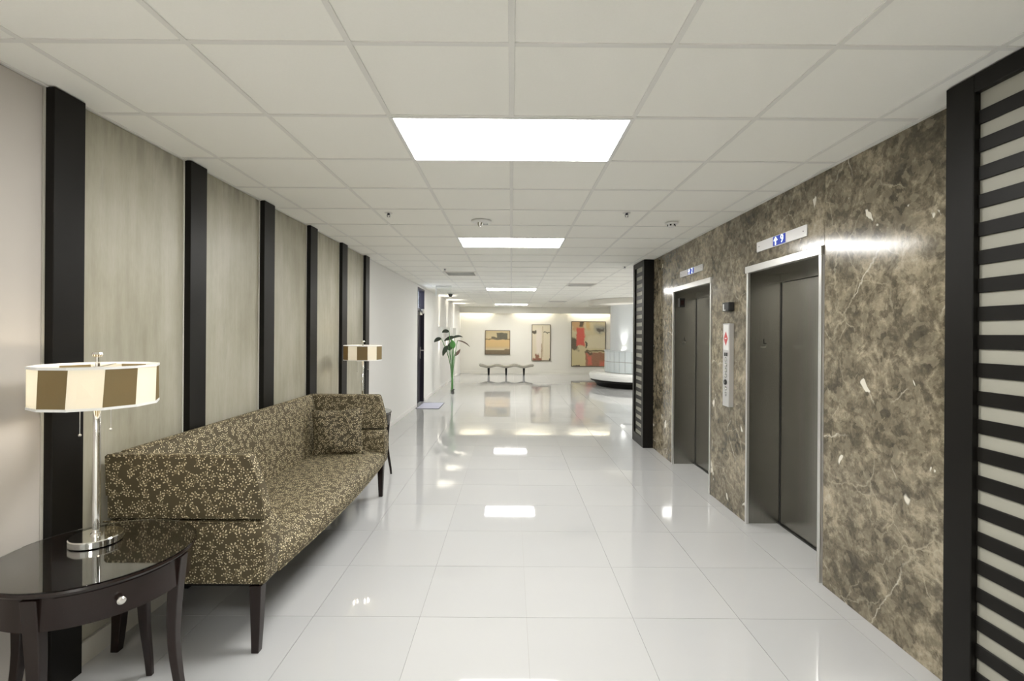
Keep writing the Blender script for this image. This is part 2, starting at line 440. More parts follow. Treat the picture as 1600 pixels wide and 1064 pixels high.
def facing_minus_x(loc): return Matrix(((0, 0, -1, loc[0]), (-1, 0, 0, loc[1]), (0, 1, 0, loc[2]), (0, 0, 0, 1)))
def facing_minus_y(loc): return Matrix(((1, 0, 0, loc[0]), (0, 0, -1, loc[1]), (0, 1, 0, loc[2]), (0, 0, 0, 1)))

# ------------------------------------------------------------------ floor
T = .61
FX, FY = -1.1209, 2.7911
floor = bx(XL - .4, XG + .2, YB - .2, YF + .3, -.12, -.004).build('floor', M['grout'])
tag(floor, 'polished white floor tiles of the lift lobby', kind='structure')
tile_me = None
rest = MB(); g = .0012
for i in range(-2, 13):
    for j in range(-12, 29):
        x0, y0 = FX + T * i, FY + T * j
        if i > 6 and y0 + T < YOPEN: continue
        if -1 <= j <= 10 and i <= 6:
            if tile_me is None:
                o = bx(g, T - g, g, T - g, -.004, 0).build('floor_tile', M['floor'], floor, (x0, y0, 0)); tile_me = o
            else:
                o = copy_obj(tile_me, floor); o.location = (x0, y0, 0)
        else:
            rest.box(x0 + g, min(x0 + T - g, XG + .1), y0 + g, min(y0 + T - g, YF + .2), -.004, 0)
tag(rest.build('floor_tile', M['floor'], floor), kind='stuff')

# ------------------------------------------------------------------ ceiling
CX, CY = -.0058, 1.8251
ceiling = bx(XL - .4, XG + .2, YB - .2, YF + .3, HC + .05, HC + .2).build('ceiling', M['white_wall'])
tag(ceiling, 'white suspended ceiling of square tiles in a metal grid', kind='structure')
LIGHTS = [(1, -1), (6, -1), (16, -1), (26, -1), (-4, -1), (-9, -1), (16, 7), (10, 7), (24, 7), (20, 8)]      # row, left column; unseen panels behind camera and in side hall added for light
VENTS = {(11, -2), (14, 2), (23, 2)}
skip = set(VENTS)
for r, c in LIGHTS: skip |= {(r, c), (r, c + 1)}
tile_me = None; rest = MB()
for i in range(-4, 11):
    for j in range(-11, 30):
        if (j, i) in skip: continue
        x0, y0 = CX + T * i, CY + T * j
        x1, y1 = x0 + T, y0 + T
        if i > 3 and y1 < YOPEN: continue
        if i <= 3 and -1 <= j <= 13:
            if tile_me is None:
                o = bx(.002, T - .002, .002, T - .002, 0, .014).build('ceiling_tile', M['ceil'], ceiling, (x0, y0, HC + .0045)); tile_me = o
            else:
                o = copy_obj(tile_me, ceiling); o.location = (x0, y0, HC + .0045)
        else:
            rest.box(max(x0 + .002, XL - .1), min(x1 - .002, XG + .1), y0 + .002, min(y1 - .002, YF + .2), HC + .0045, HC + .0185)
tag(rest.build('ceiling_tile', M['ceil'], ceiling), kind='stuff')
# grid: main runners and cross tees
skipbars = {}
for i in range(-3, 11):
    x = CX + T * i
    segs = [(YB, YF)] if i <= 3 else [(YOPEN, YF)]
    if i in (0, 8, 9):                       # centre runner is interrupted by fixtures
        cut = []
        for r, c in LIGHTS:
            if c + 1 == i: cut.append((CY + T * r, CY + T * (r + 1)))
        for a, b_ in sorted(cut):
            ns = []
            for s0, s1 in segs:
                if a >= s1 or b_ <= s0: ns.append((s0, s1)); continue
                if a > s0: ns.append((s0, a))
                if b_ < s1: ns.append((b_, s1))
            segs = ns
    for s0, s1 in segs:
        bx(-.012, .012, s0, s1, 0, .0044).build('grid_runner', M['grid'], ceiling, (x, 0, HC), bevel=.0012, seg=1)
for j in range(-10, 30):
    y = CY + T * j
    bx(XL, XR if y < YOPEN else XG, -.012, .012, .0006, .0044).build('cross_tee', M['grid'], ceiling, (0, y, HC))
bx(XL, XL + .022, YB, YF, HC - .004, HC + .003).build('wall_angle', M['grid'], ceiling)
bx(XR - .024, XR, YB, YOPEN, HC - .004, HC + .003).build('wall_angle', M['grid'], ceiling)

def fixture(r, c, label, m=M['lamp']):
    x0, y0 = CX + T * c, CY + T * r
    t = empty('ceiling_light', (x0 + T, y0 + T / 2, HC - .004), 0, label, 'light', 'recessed ceiling light panels')
    f = MB(); w, d = T, T / 2
    f.box(-w + .0, -w + .014, -d, d, 0, .05); f.box(w - .014, w, -d, d, 0, .05)
    f.box(-w + .014, w - .014, -d, -d + .014, 0, .05); f.box(-w + .014, w - .014, d - .014, d, 0, .05)
    f.build('frame', M['white_plastic'], t)
    bx(-w + .014, w - .014, -d + .014, d - .014, .006, .012).build('diffuser', m, t)
    for sx in (-1, 1): bx(sx * .52 - .035, sx * .52 + .035, -.004, .004, .0035, .006).build('diffuser_clip', M['grid'], t)
labs = ['large bright rectangular ceiling light panel nearest the camera', 'bright ceiling light panel, second from the camera, beyond the white smoke alarm',
        'thin-looking ceiling light strip far down the hall, before the farthest one', 'farthest ceiling light panel, just in front of the gallery wall',
        'unseen added ceiling light panel just behind the camera', 'unseen added ceiling light panel at the rear of the lobby', 'unseen added ceiling light panel in the side hall right of the round column',
        'unseen added ceiling light panel in the side hall behind the marble wall', 'unseen added ceiling light panel in the side hall by the far wall', 'unseen added ceiling light panel in the side hall beyond the round column']
for (r, c), lb in zip(LIGHTS, labs): fixture(r, c, lb, M['lamp'] if c == -1 else M['lamp2'])

# ------------------------------------------------------------------ walls
DY0, DY1, DZ = 10.80, 11.62, 2.655
wl = MB(); wl.box(XL - .30, XL, YB - .2, DY0, -.1, HC + .1); wl.box(XL - .30, XL, DY1, YF + .3, -.1, HC + .1); wl.box(XL - .30, XL, DY0, DY1, DZ, HC + .1)
wl = tag(wl.build('wall_left', M['white_wall']), 'long left wall, panelled behind the sofa and plain white beyond', kind='structure')
wf = tag(bx(XL - .3, XG + .2, YF, YF + .2, -.1, HC + .1).build('wall_far', M['far_wall']), 'cream far wall hung with three paintings', kind='structure')
wb = tag(bx(XL - .3, XG + .2, YB - .2, YB, -.1, HC + .1).build('wall_back', M['white_wall']), 'plain wall behind the camera', kind='structure')
wg = tag(bx(XG, XG + .2, YOPEN - .3, YF + .2, -.1, HC + .1).build('wall_side', M['white_wall']), 'plain side wall of the wider hall', kind='structure')
# right wall core with two lift openings
E1 = (3.205, 4.215); E2 = (4.975, 6.145); EZ = 2.165; RD = .29
wr = MB(); xo = XR + .016
for a, b_ in ((YB - .2, E1[0]), (E1[1], E2[0]), (E2[1], YOPEN - .02)): wr.box(xo, xo + RD + .3, a, b_, -.1, HC + .1)
for a, b_ in (E1, E2): wr.box(xo, xo + RD + .3, a, b_, EZ + .02, HC + .1); wr.box(xo + RD + .02, xo + RD + .3, a, b_, -.1, EZ + .02)
wr.box(xo + RD + .3, XG + .2, YOPEN - .32, YOPEN - .02, -.1, HC + .1)
wr = tag(wr.build('wall_right', M['white_wall']), 'right wall clad in polished brown marble around two lifts', kind='structure')
J = .0012
def slab(y0, y1, z0, z1): bx(0, .016, y0 + J, y1 - J, z0, z1).build('marble_slab', M['marble'], wr, (XR, 0, 0), bevel=.001, seg=1)
slab(2.14, 3.180, 0, HC); 
slab(3.180, E1[1] + .022, EZ + .056, HC)
slab(E1[1] + .022, E2[0] - .01, 0, HC)
slab(E2[0] - .01, E2[1] + .015, EZ + .056, HC)
slab(E2[1] + .015, 6.56, 0, HC); slab(6.56, 7.0, 0, HC); slab(7.0, YOPEN - .02, 0, HC)
slab(-.9, 1.70, 0, HC); slab(1.70, 2.14, 0, HC)
bx(XR, XR + .016, YB, -.9, 0, HC).build('painted_panel', M['white_wall'], wr)

# wall covering panels between pilasters
PIL = [(2.160, 2.318), (3.080, 3.243), (4.000, 4.174), (4.918, 5.095), (5.845, 6.028), (6.790, 6.965)]
edges = [(1.25, 2.160)] + [(PIL[k][1], PIL[k + 1][0]) for k in range(5)]
for k, (a, b_) in enumerate(edges):
    m_ = M['pale_panel'] if k == 0 else M['cover']
    bx(0, .010, a + .012, b_ - .012, .118, HC - .006).build('wall_panel', m_, wl, (XL, 0, 0), bevel=.002, seg=1)
    for q in (a, b_ - .010):
        bx(0, .013, q, q + .010, .118, HC - .004).build('edge_strip', M['base_white'], wl, (XL, 0, 0))
for k, (a, b_) in enumerate(PIL):
    names = ['nearest', 'second', 'third', 'fourth', 'fifth', 'farthest']
    o = bx(-.026, .026, -(b_ - a) / 2, (b_ - a) / 2, 0, HC - .001).build('pilaster', M['black_wood'], None, (XL + .0255, (a + b_) / 2, 0), bevel=.002, seg=1)
    tag(o, '%s from the camera of the six black vertical pilasters on the left wall' % names[k], 'pilaster', 'black pilasters on the left wall')
# skirting
o = MB()
for a, b_ in [(YB, 2.160)] + [(PIL[k][1], PIL[k + 1][0]) for k in range(5)]: o.box(0, .014, a, b_, 0, .110)
tag(o.build('baseboard_left', M['base_white'], None, (XL, 0, 0)), 'cream stone skirting under the wall panels', kind='structure')
o = MB(); o.box(0, .012, 6.965, DY0 - .04, 0, .075); o.box(0, .012, DY1 + .04, YF - .01, 0, .075)
tag(o.build('baseboard_hall', M['white_wall'], None, (XL, 0, 0), bevel=.002, seg=1), 'white skirting along the plain part of the left wall', kind='structure')
tag(bx(XL, XG, -.014, 0, 0, .112).build('baseboard_far', M['far_wall'], None, (0, YF, 0), bevel=.003, seg=1), 'cream skirting along the far wall', kind='structure')
# cove fascia in front of far wall
o = MB(); o.box(XL, XG, YF - .30, YF - .27, 2.452, HC); 
tag(o.build('trim_1', M['far_wall'], bevel=.003, seg=1), 'cream light-cove fascia across the top of the far wall', kind='structure')
for a, b_, lb in ((-2.0, -.85, 'left'), (.22, 1.62, 'middle'), (2.45, 4.10, 'right'), (4.9, 6.3, 'outermost')):
    t = empty('cove_light', ((a + b_) / 2, YF - .15, 2.60), 0, 'hidden tube light of the %s cove section washing the far wall' % lb, 'light', 'cove lights above the paintings')
    h = (b_ - a) / 2
    bx(-h, h, -.10, .06, .03, .05).build('housing', M['white_plastic'], t)
    MB().tube([(-h + .01, 0, 0), (h - .01, 0, 0)], .018, 10).build('tube', M['cove'], t)

# ------------------------------------------------------------------ louvred screens
def screen(loc, label, W, S):
    t = empty('louvred_screen', loc, 0, label, 'screen', 'black louvred screens at the ends of the marble wall')
    X0, X1 = 0., .146
    bx(X0, X1, W - S, W, 0, HC - .002).build('stile', M['black_wood'], t, bevel=.003, seg=1)
    bx(X0, X1, 0, S, 0, HC - .002).build('stile', M['black_wood'], t, bevel=.003, seg=1)
    bx(X0, X1, S, W - S, 2.630, HC - .002).build('rail', M['black_wood'], t, bevel=.002, seg=1)
    bx(X0, X1, S, W - S, 0, .137).build('rail', M['black_wood'], t, bevel=.002, seg=1)
    bx(.028, .060, S, W - S, .137, 2.63).build('backing_board', M['panel_cream'], t)
    for k in range(21):
        zt = 2.556 - .1152 * k
        bx(.018, .028, S, W - S, zt - .058, zt).build('slat', M['black_wood'], t, bevel=.002, seg=1)
    return t
screen((1.898, 1.50, 0), 'black louvred screen with cream gaps at the right edge, nearest the camera', .632, .130)
t = screen((1.898, 6.985, 0), 'narrow black louvred screen at the far end of the marble wall', .61, .095)

# ------------------------------------------------------------------ lifts
def lift(y0, y1, label, lantern=False):
    t = empty('elevator', (XR, (y0 + y1) / 2, 0), 0, label, 'elevator', 'elevators in the marble wall')
    h = (y1 - y0) / 2; D = RD
    for s in (-1, 1):
        a, b_ = sorted((s * h, s * (h - .004)))
        j = bx(.0, D, a, b_, 0, EZ).build('jamb', M['steel'], t)
        a, b_ = sorted((s * (h + .006), s * (h - .022)))
        bx(-.010, .012, a, b_, 0, EZ - .002).build('jamb_trim', M['trim_steel'], t, bevel=.002, seg=1)
    bx(-.016, .012, -h - .012, h + .018, EZ - .002, EZ + .054).build('head_trim', M['trim_steel'], t, bevel=.002, seg=1)
    bx(.012, D, -h, h, EZ - .006, EZ + .0).build('soffit', M['steel'], t)
    bx(D - .012, D + .01, -h + .004, h - .004, 2.085, EZ - .006).build('transom', M['steel'], t)
    w = (2 * h - .012) / 2
    bx(D - .002, D + .014, -h + .006, h - .008, .012, 2.080).build('door_panel', M['steel'], t)
    bx(D - .020, D + .014, -h + .004, h - .004, 0, .008).build('sill', M['black_plastic'], t)
    bx(D - .006, D - .002, h - .016, h - .005, .008, 2.085).build('door_gap', M['black_plastic'], t)
    MB().lathe([(.0001, 0), (.009, 0), (.009, .004)], 0, 0, 14).build('door_keyhole', M['black_plastic'], t, (D - .004, -.06, 1.93), rot=(0, -PI / 2, 0))
    # floor plate with raised L and dots on the far jamb
    pl = bx(-.050, .050, -.004, 0, -.045, .045).build('floor_plate', M['steel'], t, (.135, h - .004, 1.56))
    text('letter', 'L', .062, M['black_plastic'], facing_minus_y((0.012, -.0048, .012)), pl)
    MB().tube([(-.02, -.005, -.032), (.02, -.005, -.032)], .004, 8).build('braille', M['nickel'], pl)
    if lantern:
        ln = bx(-.035, .035, -.03, 0, -.055, .055).build('car_lantern', M['black_plastic'], t, (.10, h - .004, 2.03), bevel=.004)
        bx(-.02, .02, -.032, -.029, -.03, .03).build('lens', M['dark_lens'], ln)
    return t
lift(*E1, 'steel elevator doorway nearer the camera, under the indicator reading 9')
lift(*E2, 'steel elevator doorway farther from the camera, with a dark lantern inside', True)

def indicator(y0, y1, z0, z1, digit, ydisp, label):
    t = empty('floor_indicator', (XR - .010, (y0 + y1) / 2, (z0 + z1) / 2), 0, label, 'indicator', 'floor indicators above the elevators')
    h, v = (y1 - y0) / 2, (z1 - z0) / 2
    bx(0, .010, -h, h, -v, v).build('face_plate', M['grey_plate'], t, bevel=.0015, seg=1)
    for s in (-1, 1): MB().ball((0, s * (h - .04), 0), .004, 8).build('screw', M['black_plastic'], t)
    d = ydisp - (y0 + y1) / 2
    sc_ = bx(-.003, .001, d - .084, d + .084, -v + .006, v - .006).build('display', M['lit_blue'], t)
    ar = MB(); w = .0006
    ar.prism([(.0, .031), (.028, .002), (.0055, .002), (.0055, -.031), (-.0055, -.031), (-.0055, .002), (-.028, .002)], -.0046, -.003, 'x')
    ar.build('up_arrow', M['lit_white'], sc_, (0, d + .045, 0))
    text('digit', digit, .085, M['lit_white'], facing_minus_x((-.0036, d - .042, 0)), sc_)
indicator(3.36, 4.045, 2.315, 2.397, '9', 3.705, 'steel floor indicator reading 9 above the nearer elevator')
indicator(5.19, 5.885, 2.315, 2.387, '2', 5.53, 'steel floor indicator reading 2 above the farther elevator')

t = empty('call_station', (XR, 4.53, 1.35), 0, 'tall narrow steel call station with buttons on the marble between the elevators', 'panel')
bx(-.046, 0, -.065, .065, -.385, .385).build('housing', M['grey_plate'], t, bevel=.003)
sg = bx(-.0475, -.046, -.05, .05, .14, .37).build('notice', M['white_label'], t)
MB().prism([(0, .312), (.042, .245), (0, .178), (-.042, .245)], -.0485, -.0475, 'x').build('red_diamond', M['red'], sg)
bx(-.0492, -.0485, -.018, .018, .241, .250).build('diamond_bar', M['white_label'], sg)
for k, (yy, zz) in enumerate([(.02, .098), (-.02, .098)]):
    bx(-.049, -.046, yy - .012, yy + .012, zz - .016, zz + .016).build('symbol', M['black_plastic'], t)
for k, zz in enumerate([.05, -.0, -.05, -.10, -.22, -.27]):
    bt = MB().lathe([(.001, 0), (.017, 0), (.015, .005), (.001, .006)], 0, 0, 18).build('button', M['chrome'], t, (-.046, 0, zz), rot=(0, -PI / 2, 0))
    MB().lathe([(.018, 0), (.021, 0), (.021, .002), (.018, .002)], 0, 0, 18, caps=False).build('ring', M['black_plastic'], bt)
bt = MB().lathe([(.001, 0), (.026, 0), (.024, .010), (.001, .011)], 0, 0, 20).build('key_switch', M['black_plastic'], t, (-.046, 0, -.160), rot=(0, -PI / 2, 0))
bx(-.003, .003, -.012, .012, .011, .014).build('key_slot', M['chrome'], bt)
t = empty('card_reader', (XR, 4.53, 1.89), 0, 'small black card reader on the marble above the call station', 'card reader')
bx(-.055, 0, -.07, .07, -.042, .042).build('body', M['black_plastic'], t, bevel=.010, seg=3)
bx(-.0565, -.055, .025, .045, -.028, .026).build('label_strip', M['white_label'], t)
bx(-.0565, -.055, -.005, .045, -.036, -.026).build('label_strip', M['white_label'], t)

# ------------------------------------------------------------------ sofa
SX, SY = -1.64, 3.66
sofa = empty('sofa', (SX, SY, 0), 0, 'long high-armed brown sofa with gold sprig pattern along the left wall', 'sofa')
def P2(L): return [(a - SX, b_) for a, b_ in L]
y0s, y1s = 2.445 - SY, 4.885 - SY
FAB = M['fabric']
def smoothpoly(pts, it=2):
    for _ in range(it):
        out = []
        for i in range(len(pts)):
            a, b_ = pts[i], pts[(i + 1) % len(pts)]
            if math.hypot(a[0] - b_[0], a[1] - b_[1]) < .01: out.append(a); continue
            out += [(a[0] * .8 + b_[0] * .2, a[1] * .8 + b_[1] * .2), (a[0] * .2 + b_[0] * .8, a[1] * .2 + b_[1] * .8)]
        pts = out
    return pts
armprof = P2([(-2.022, .682), (-2.022, .80), (-2.022, .90), (-2.022, .998), (-2.012, 1.006), (-1.80, 1.006), (-1.60, 1.006), (-1.335, 1.006), (-1.312, 1.002), (-1.300, .985), (-1.284, .935), (-1.265, .865), (-1.249, .79), (-1.240, .72), (-1.234, .682)])
for s in (-1, 1):
    yo = y0s if s < 0 else y1s          # outer face
    d = 1 if s < 0 else -1
    # upper arm: thin upright slab, a little thicker at its foot
    FL = lambda z: .012 * max(0., (z - .68) / .326) ** 1.2
    def warp(x, y, z, yo=yo, d=d):
        t_ = (y - yo) * d
        k = (1.006 - z) / .34
        return (x, yo + d * (t_ * (.80 + .28 * k) - FL(z)), z)
    a = MB().prism(armprof, yo, yo + d * .085, 'y', n=2, warp=warp).build('arm', FAB, sofa, bevel=.012, seg=3, uv=True, smooth=True)
    # arm base: rolled bolster over a flat apron, front to back
    q = lambda L: [(yo + d * a_, b_) for a_, b_ in L]
    base = q([(.006, .352), (.004, .44), (.002, .455), (-.008, .50), (-.016, .56), (-.014, .62), (.002, .658), (.026, .672), (.12, .672), (.155, .655), (.170, .60), (.168, .54), (.150, .495), (.150, .352)])
    def warp2(x, y, z):
        return (x + (.010 * math.sin(PI * (z - .352) / .32) if x > -1.3 - SX else 0), y, z)
    MB().prism(base, -2.03 - SX, -1.232 - SX, 'x', n=6, warp=warp2).build('arm_base', FAB, sofa, bevel=.014, seg=3, uv=True, smooth=True)
    # welts
    w = MB()
    w.tube([(x, yo - d * FL(z) + d * .004, z) for x, z in armprof[1:]], .0045, 8)
    w.tube([(-2.04 - SX, yo + d * .002, .668), (-1.24 - SX, yo + d * .002, .668)], .0045, 8)
    w.build('welt', FAB, sofa, uv=True)
back = P2([(-2.022, .36), (-2.022, .995), (-2.010, 1.010), (-1.975, 1.010), (-1.955, .995), (-1.93, .90), (-1.895, .72), (-1.862, .55), (-1.85, .46), (-1.85, .36)])
MB().prism(back, y0s + .07, y1s - .07, 'y', n=8).build('backrest', FAB, sofa, bevel=.012, seg=3, uv=True, smooth=True)
w = MB(); w.tube([(-1.958 - SX, y0s + .08, 1.000), (-1.958 - SX, y1s - .08, 1.000)], .0045, 8)
w.build('welt', FAB, sofa, uv=True)
seat = P2([(-1.90, .36), (-1.90, .470), (-1.80, .492), (-1.60, .498), (-1.42, .494), (-1.32, .484), (-1.270, .466), (-1.240, .436), (-1.232, .40), (-1.236, .36)])
def bow(x, y, z):
    t_ = (y - y0s) / (y1s - y0s)
    k = max(0., min(1., (x - (-1.62 - SX)) / .36))
    return (x + .048 * math.sin(PI * t_) * k, y, z - .004 + .008 * math.sin(PI * t_) if z > .45 else z)
MB().prism(seat, y0s + .14, y1s - .14, 'y', n=20, warp=bow).build('seat', FAB, sofa, bevel=.010, seg=3, uv=True, smooth=True)
w = MB(); w.tube([bow(-1.238 - SX, y0s + .15 + (y1s - y0s - .30) * i / 20, .358) for i in range(21)], .005, 8); w.build('welt', FAB, sofa, uv=True)
bx(-2.02 - SX, -1.27 - SX, y0s + .03, y1s - .03, .335, .356).build('base_board', M['black_wood'], sofa)
def sleg(px, py, dx, dy):
    m_ = MB(); n = 8; prev = None; vs = []
    for i in range(n + 1):
        t_ = i / n; z = .342 * (1 - t_); w = .030 - .011 * t_
        c = (.0 + .030 * t_ ** 2.2)
        for a, b_ in ((-1, -1), (1, -1), (1, 1), (-1, 1)): vs.append((px + dx * c + a * w, py + dy * c * .3 + b_ * w, z))
    fs = [(i * 4 + j, i * 4 + (j + 1) % 4, i * 4 + 4 + (j + 1) % 4, i * 4 + 4 + j) for i in range(n) for j in range(4)] + [(3, 2, 1, 0), (n * 4, n * 4 + 1, n * 4 + 2, n * 4 + 3)]
    m_.add(vs, fs)
    m_.build('leg', M['espresso'], sofa, bevel=.003, seg=2)
sleg(-1.285 - SX, y0s + .045, .0, -1); sleg(-1.285 - SX, y1s - .045, 0., 1)
sleg(-1.985 - SX, y0s + .045, -.35, -1); sleg(-1.985 - SX, y1s - .045, -.35, 1)
# flared front legs: nudge forward
# pillow
def pillow(loc, rot, hw, hh, th):
    n = 20; m_ = MB(); vs = []; fs = []
    for side in (-1, 1):
        o = len(vs)
        for i in range(n + 1):
            for j in range(n + 1):
                u, v = -1 + 2 * i / n, -1 + 2 * j / n
                e = ((1 - u * u) * (1 - v * v)) ** .42
                x = hw * u * (1 - .085 * (1 - v * v)); z = hh * v * (1 - .10 * (1 - u * u))
                y = side * th * e + .012 * math.sin(5 * u + 2 * v) * e
                vs.append((x, y, z))
        for i in range(n):
            for j in range(n):
                a = o + i * (n + 1) + j; fs.append((a, a + 1, a + n + 2, a + n + 1))
    m_.add(vs, fs, True)
    o = m_.build('throw_pillow', M['fabric_small'], None, loc, uv=True)
    o.rotation_euler = rot
    tag(o, 'square throw pillow in the sofa fabric leaning in the far sofa corner', 'pillow')
    ed = []
    for (i0, j0, i1, j1) in ((-1, -1, 1, -1), (1, -1, 1, 1), (1, 1, -1, 1), (-1, 1, -1, -1)):
        for k in range(12):
            t_ = k / 12; u = i0 + (i1 - i0) * t_; v = j0 + (j1 - j0) * t_
            ed.append((hw * u * (1 - .085 * (1 - v * v)), 0, hh * v * (1 - .10 * (1 - u * u))))
    ed.append(ed[0])
    MB().tube(ed, .004, 6, up=(0, 1, 0)).build('piping', M['fabric_small'], o, uv=True)
pillow((-1.628, 4.585, .688), (math.radians(-12), math.radians(-3), math.radians(6)), .238, .222, .085)

# ------------------------------------------------------------------ side tables
TR, TZ = .335, .740
def leg_pts(a):
    return a
def table(loc, rz, label):
    """local: drawer faces +x; legs at +-45 and +-135 degrees"""
    t = empty('side_table', loc, rz, label, 'table', 'round dark side tables at the ends of the sofa')
    top = MB().lathe([(.0005, -.022), (TR - .022, -.022), (TR - .006, -.016), (TR - .001, -.008), (TR - .004, 0), (.0005, 0)], 0, 0, 72, caps=False).build('tabletop', M['espresso'], t, (0, 0, TZ - .007))
    MB().lathe([(.0005, 0), (TR - .004, 0), (TR - .001, .003), (TR - .003, .006), (.0005, .006)], 0, 0, 72, caps=False).build('glass_top', M['glass'], top, (0, 0, .0005))
    ap = MB(); R = TR - .022
    ap.lathe([(R - .018, TZ - .145), (R, TZ - .145), (R, TZ - .029), (R - .018, TZ - .029), (R - .018, TZ - .145)], 0, 0, 72, caps=False)
    ap.build('apron', M['espresso'], t)
    dr = MB(); A = math.radians(33)
    dr.lathe([(R - .004, TZ - .138), (R + .003, TZ - .138), (R + .003, TZ - .034), (R - .004, TZ - .034), (R - .004, TZ - .138)], 0, 0, 20, caps=False, a0=-A, a1=A)
    dw = dr.build('drawer', M['espresso'], t)
    MB().lathe([(.0005, 0), (.006, 0), (.005, .012), (.013, .018), (.014, .024), (.009, .029), (.0005, .030)], 0, 0, 18).build('knob', M['nickel'], dw, (R + .004, 0, TZ - .086), rot=(0, PI / 2, 0))
    for k in range(4):
        a = PI / 4 + k * PI / 2; n = 10; vs = []
        for i in range(n + 1):
            s = i / n; z = (TZ - .030) * (1 - s)
            rr = R - .006 - .020 * math.sin(PI * min(1, s * 1.15)) + .030 * max(0, s - .45) ** 1.5 / .41
            w = .026 - .013 * max(0, (s - .15) / .85)
            for (p, q) in ((-1, -1), (1, -1), (1, 1), (-1, 1)):
                rx = rr + p * w * .8; ty = q * w
                vs.append((rx * math.cos(a) - ty * math.sin(a), rx * math.sin(a) + ty * math.cos(a), z))
        fs = [(i * 4 + j, i * 4 + (j + 1) % 4, i * 4 + 4 + (j + 1) % 4, i * 4 + 4 + j) for i in range(n) for j in range(4)] + [(3, 2, 1, 0), (n * 4, n * 4 + 1, n * 4 + 2, n * 4 + 3)]
        MB().add(vs, fs).build('leg', M['espresso'], t, bevel=.003, seg=2)
    return t
table((-1.662, 1.972, 0), math.radians(-39), 'round dark wood side table in the left foreground, before the near sofa arm')
table((-1.685, 5.49, 0), math.radians(-22), 'round dark wood side table behind the far sofa arm')

# ------------------------------------------------------------------ table lamps
def lamp(loc, rz, label, power, tilt=0., phase=0., twist=0.):
    t = empty('table_lamp', loc, rz, label, 'lamp', 'table lamps with cream and tan striped shades')
    MB().lathe([(.0005, 0), (.088, 0), (.092, .003), (.092, .026), (.089, .030), (.0005, .030)], 0, 0, 48, caps=False).build('base', M['chrome'], t)
    pl = MB().lathe([(.0005, .030), (.020, .030), (.020, .036), (.0135, .040), (.0135, .700), (.010, .705), (.010, .752), (.0005, .752)], 0, 0, 24, caps=False).build('pole', M['chrome'], t)
    MB().lathe([(.0005, 0), (.006, 0), (.006, .022), (.016, .026), (.019, .034), (.016, .043), (.0005, .046)], 0, 0, 20, caps=False).build('finial', M['chrome'], t, (0, 0, .752))
    sh = MB(); Z0, Z1, R = .580, .740, .213
    n = 12; PHASE = math.radians(phase)
    rims = []
    for zz in (Z0 - .004, Z1 - .006):
        sh = MB()
        pts = []
        for k in range(n):
            a = 2 * PI * (k + .5) / n + PHASE; pts.append((R * math.cos(a), R * math.sin(a)))
        for k in range(n):
            a, b_ = pts[k], pts[(k + 1) % n]
            s = 1.012; i_ = .985
            vs = [(a[0] * i_, a[1] * i_, zz), (b_[0] * i_, b_[1] * i_, zz), (b_[0] * s, b_[1] * s, zz), (a[0] * s, a[1] * s, zz)]
            vs += [(x, y, z + .010) for x, y, z in vs]
            sh.add(vs, [(0, 3, 2, 1), (4, 5, 6, 7), (2, 3, 7, 6), (0, 1, 5, 4)])
        rims.append(sh)
    sh = MB()
    for k in range(3):
        a = 2 * PI * k / 3; sh.tube([(.008 * math.cos(a), .008 * math.sin(a), Z1 - .008), (R * .97 * math.cos(a), R * .97 * math.sin(a), Z1 - .004)], .0022, 6)
    sh.lathe([(.008, Z1 - .011), (.014, Z1 - .011), (.014, Z1 - .004), (.008, Z1 - .004), (.008, Z1 - .011)], 0, 0, 12, caps=False)
    S = sh.build('lamp_shade', M['nickel'], t); S.rotation_euler = (0, tilt, 0)
    for q in rims: q.build('rim', M['white_label'], S)
    for k in range(n):
        tw = math.radians(twist); rr_ = lambda p, w: (p[0] * math.cos(w) - p[1] * math.sin(w), p[0] * math.sin(w) + p[1] * math.cos(w))
        a, b_, a2, b2 = rr_(pts[k], -tw), rr_(pts[(k + 1) % n], -tw), rr_(pts[k], tw), rr_(pts[(k + 1) % n], tw); r2 = .994
        vs = [(a[0], a[1], Z0), (b_[0], b_[1], Z0), (b2[0], b2[1], Z1), (a2[0], a2[1], Z1)]
        vs += [(x * r2, y * r2, z) for x, y, z in vs]
        o = MB().add(vs, [(0, 1, 2, 3), (7, 6, 5, 4), (0, 4, 5, 1), (1, 5, 6, 2), (2, 6, 7, 3), (3, 7, 4, 0)]).build('shade_panel', M['shade_cream'] if k % 2 else M['shade_tan'], S)
        o['label'] = 'cream shade panel' if k % 2 else 'tan shade panel'
    for k, (a, L) in enumerate(((rz * 0 + math.radians(200) - rz, .140), (math.radians(0) - rz, .118))):
        x, y = .058 * math.cos(a), .058 * math.sin(a)
        c = MB().tube([(x, y, .66), (x, y, .575 - L + .02)], .0016, 6); c.ball((x, y, .575 - L + .015), .006, 10)
        c.build('pull_chain', M['nickel'], t)
        so = MB().lathe([(.0005, .615), (.014, .615), (.014, .66), (.0005, .66)], x, y, 14, caps=False).build('socket', M['white_label'], t)
        MB().ball((x, y, .685), .024, 14).build('bulb', M['white_plastic'], so)
        L_ = bpy.data.lights.new('bulb_light', 'POINT'); L_.energy = power / 2; L_.color = (1, .86, .66); L_.shadow_soft_size = .026
        lo = bpy.data.objects.new('bulb_light', L_); COL.objects.link(lo); lo.parent = t; lo.location = (x * 1.05, y * 1.05, .66)
    return t
lamp((-1.738, 2.050, TZ + .0005), math.radians(-8), 'chrome lamp with striped faceted shade on the near side table', 6., 0., 8.5, 1.2)
lamp((-1.672, 5.50, TZ + .0005), math.radians(0), 'chrome lamp with striped shade on the side table beyond the sofa', 6., 0., 15.)

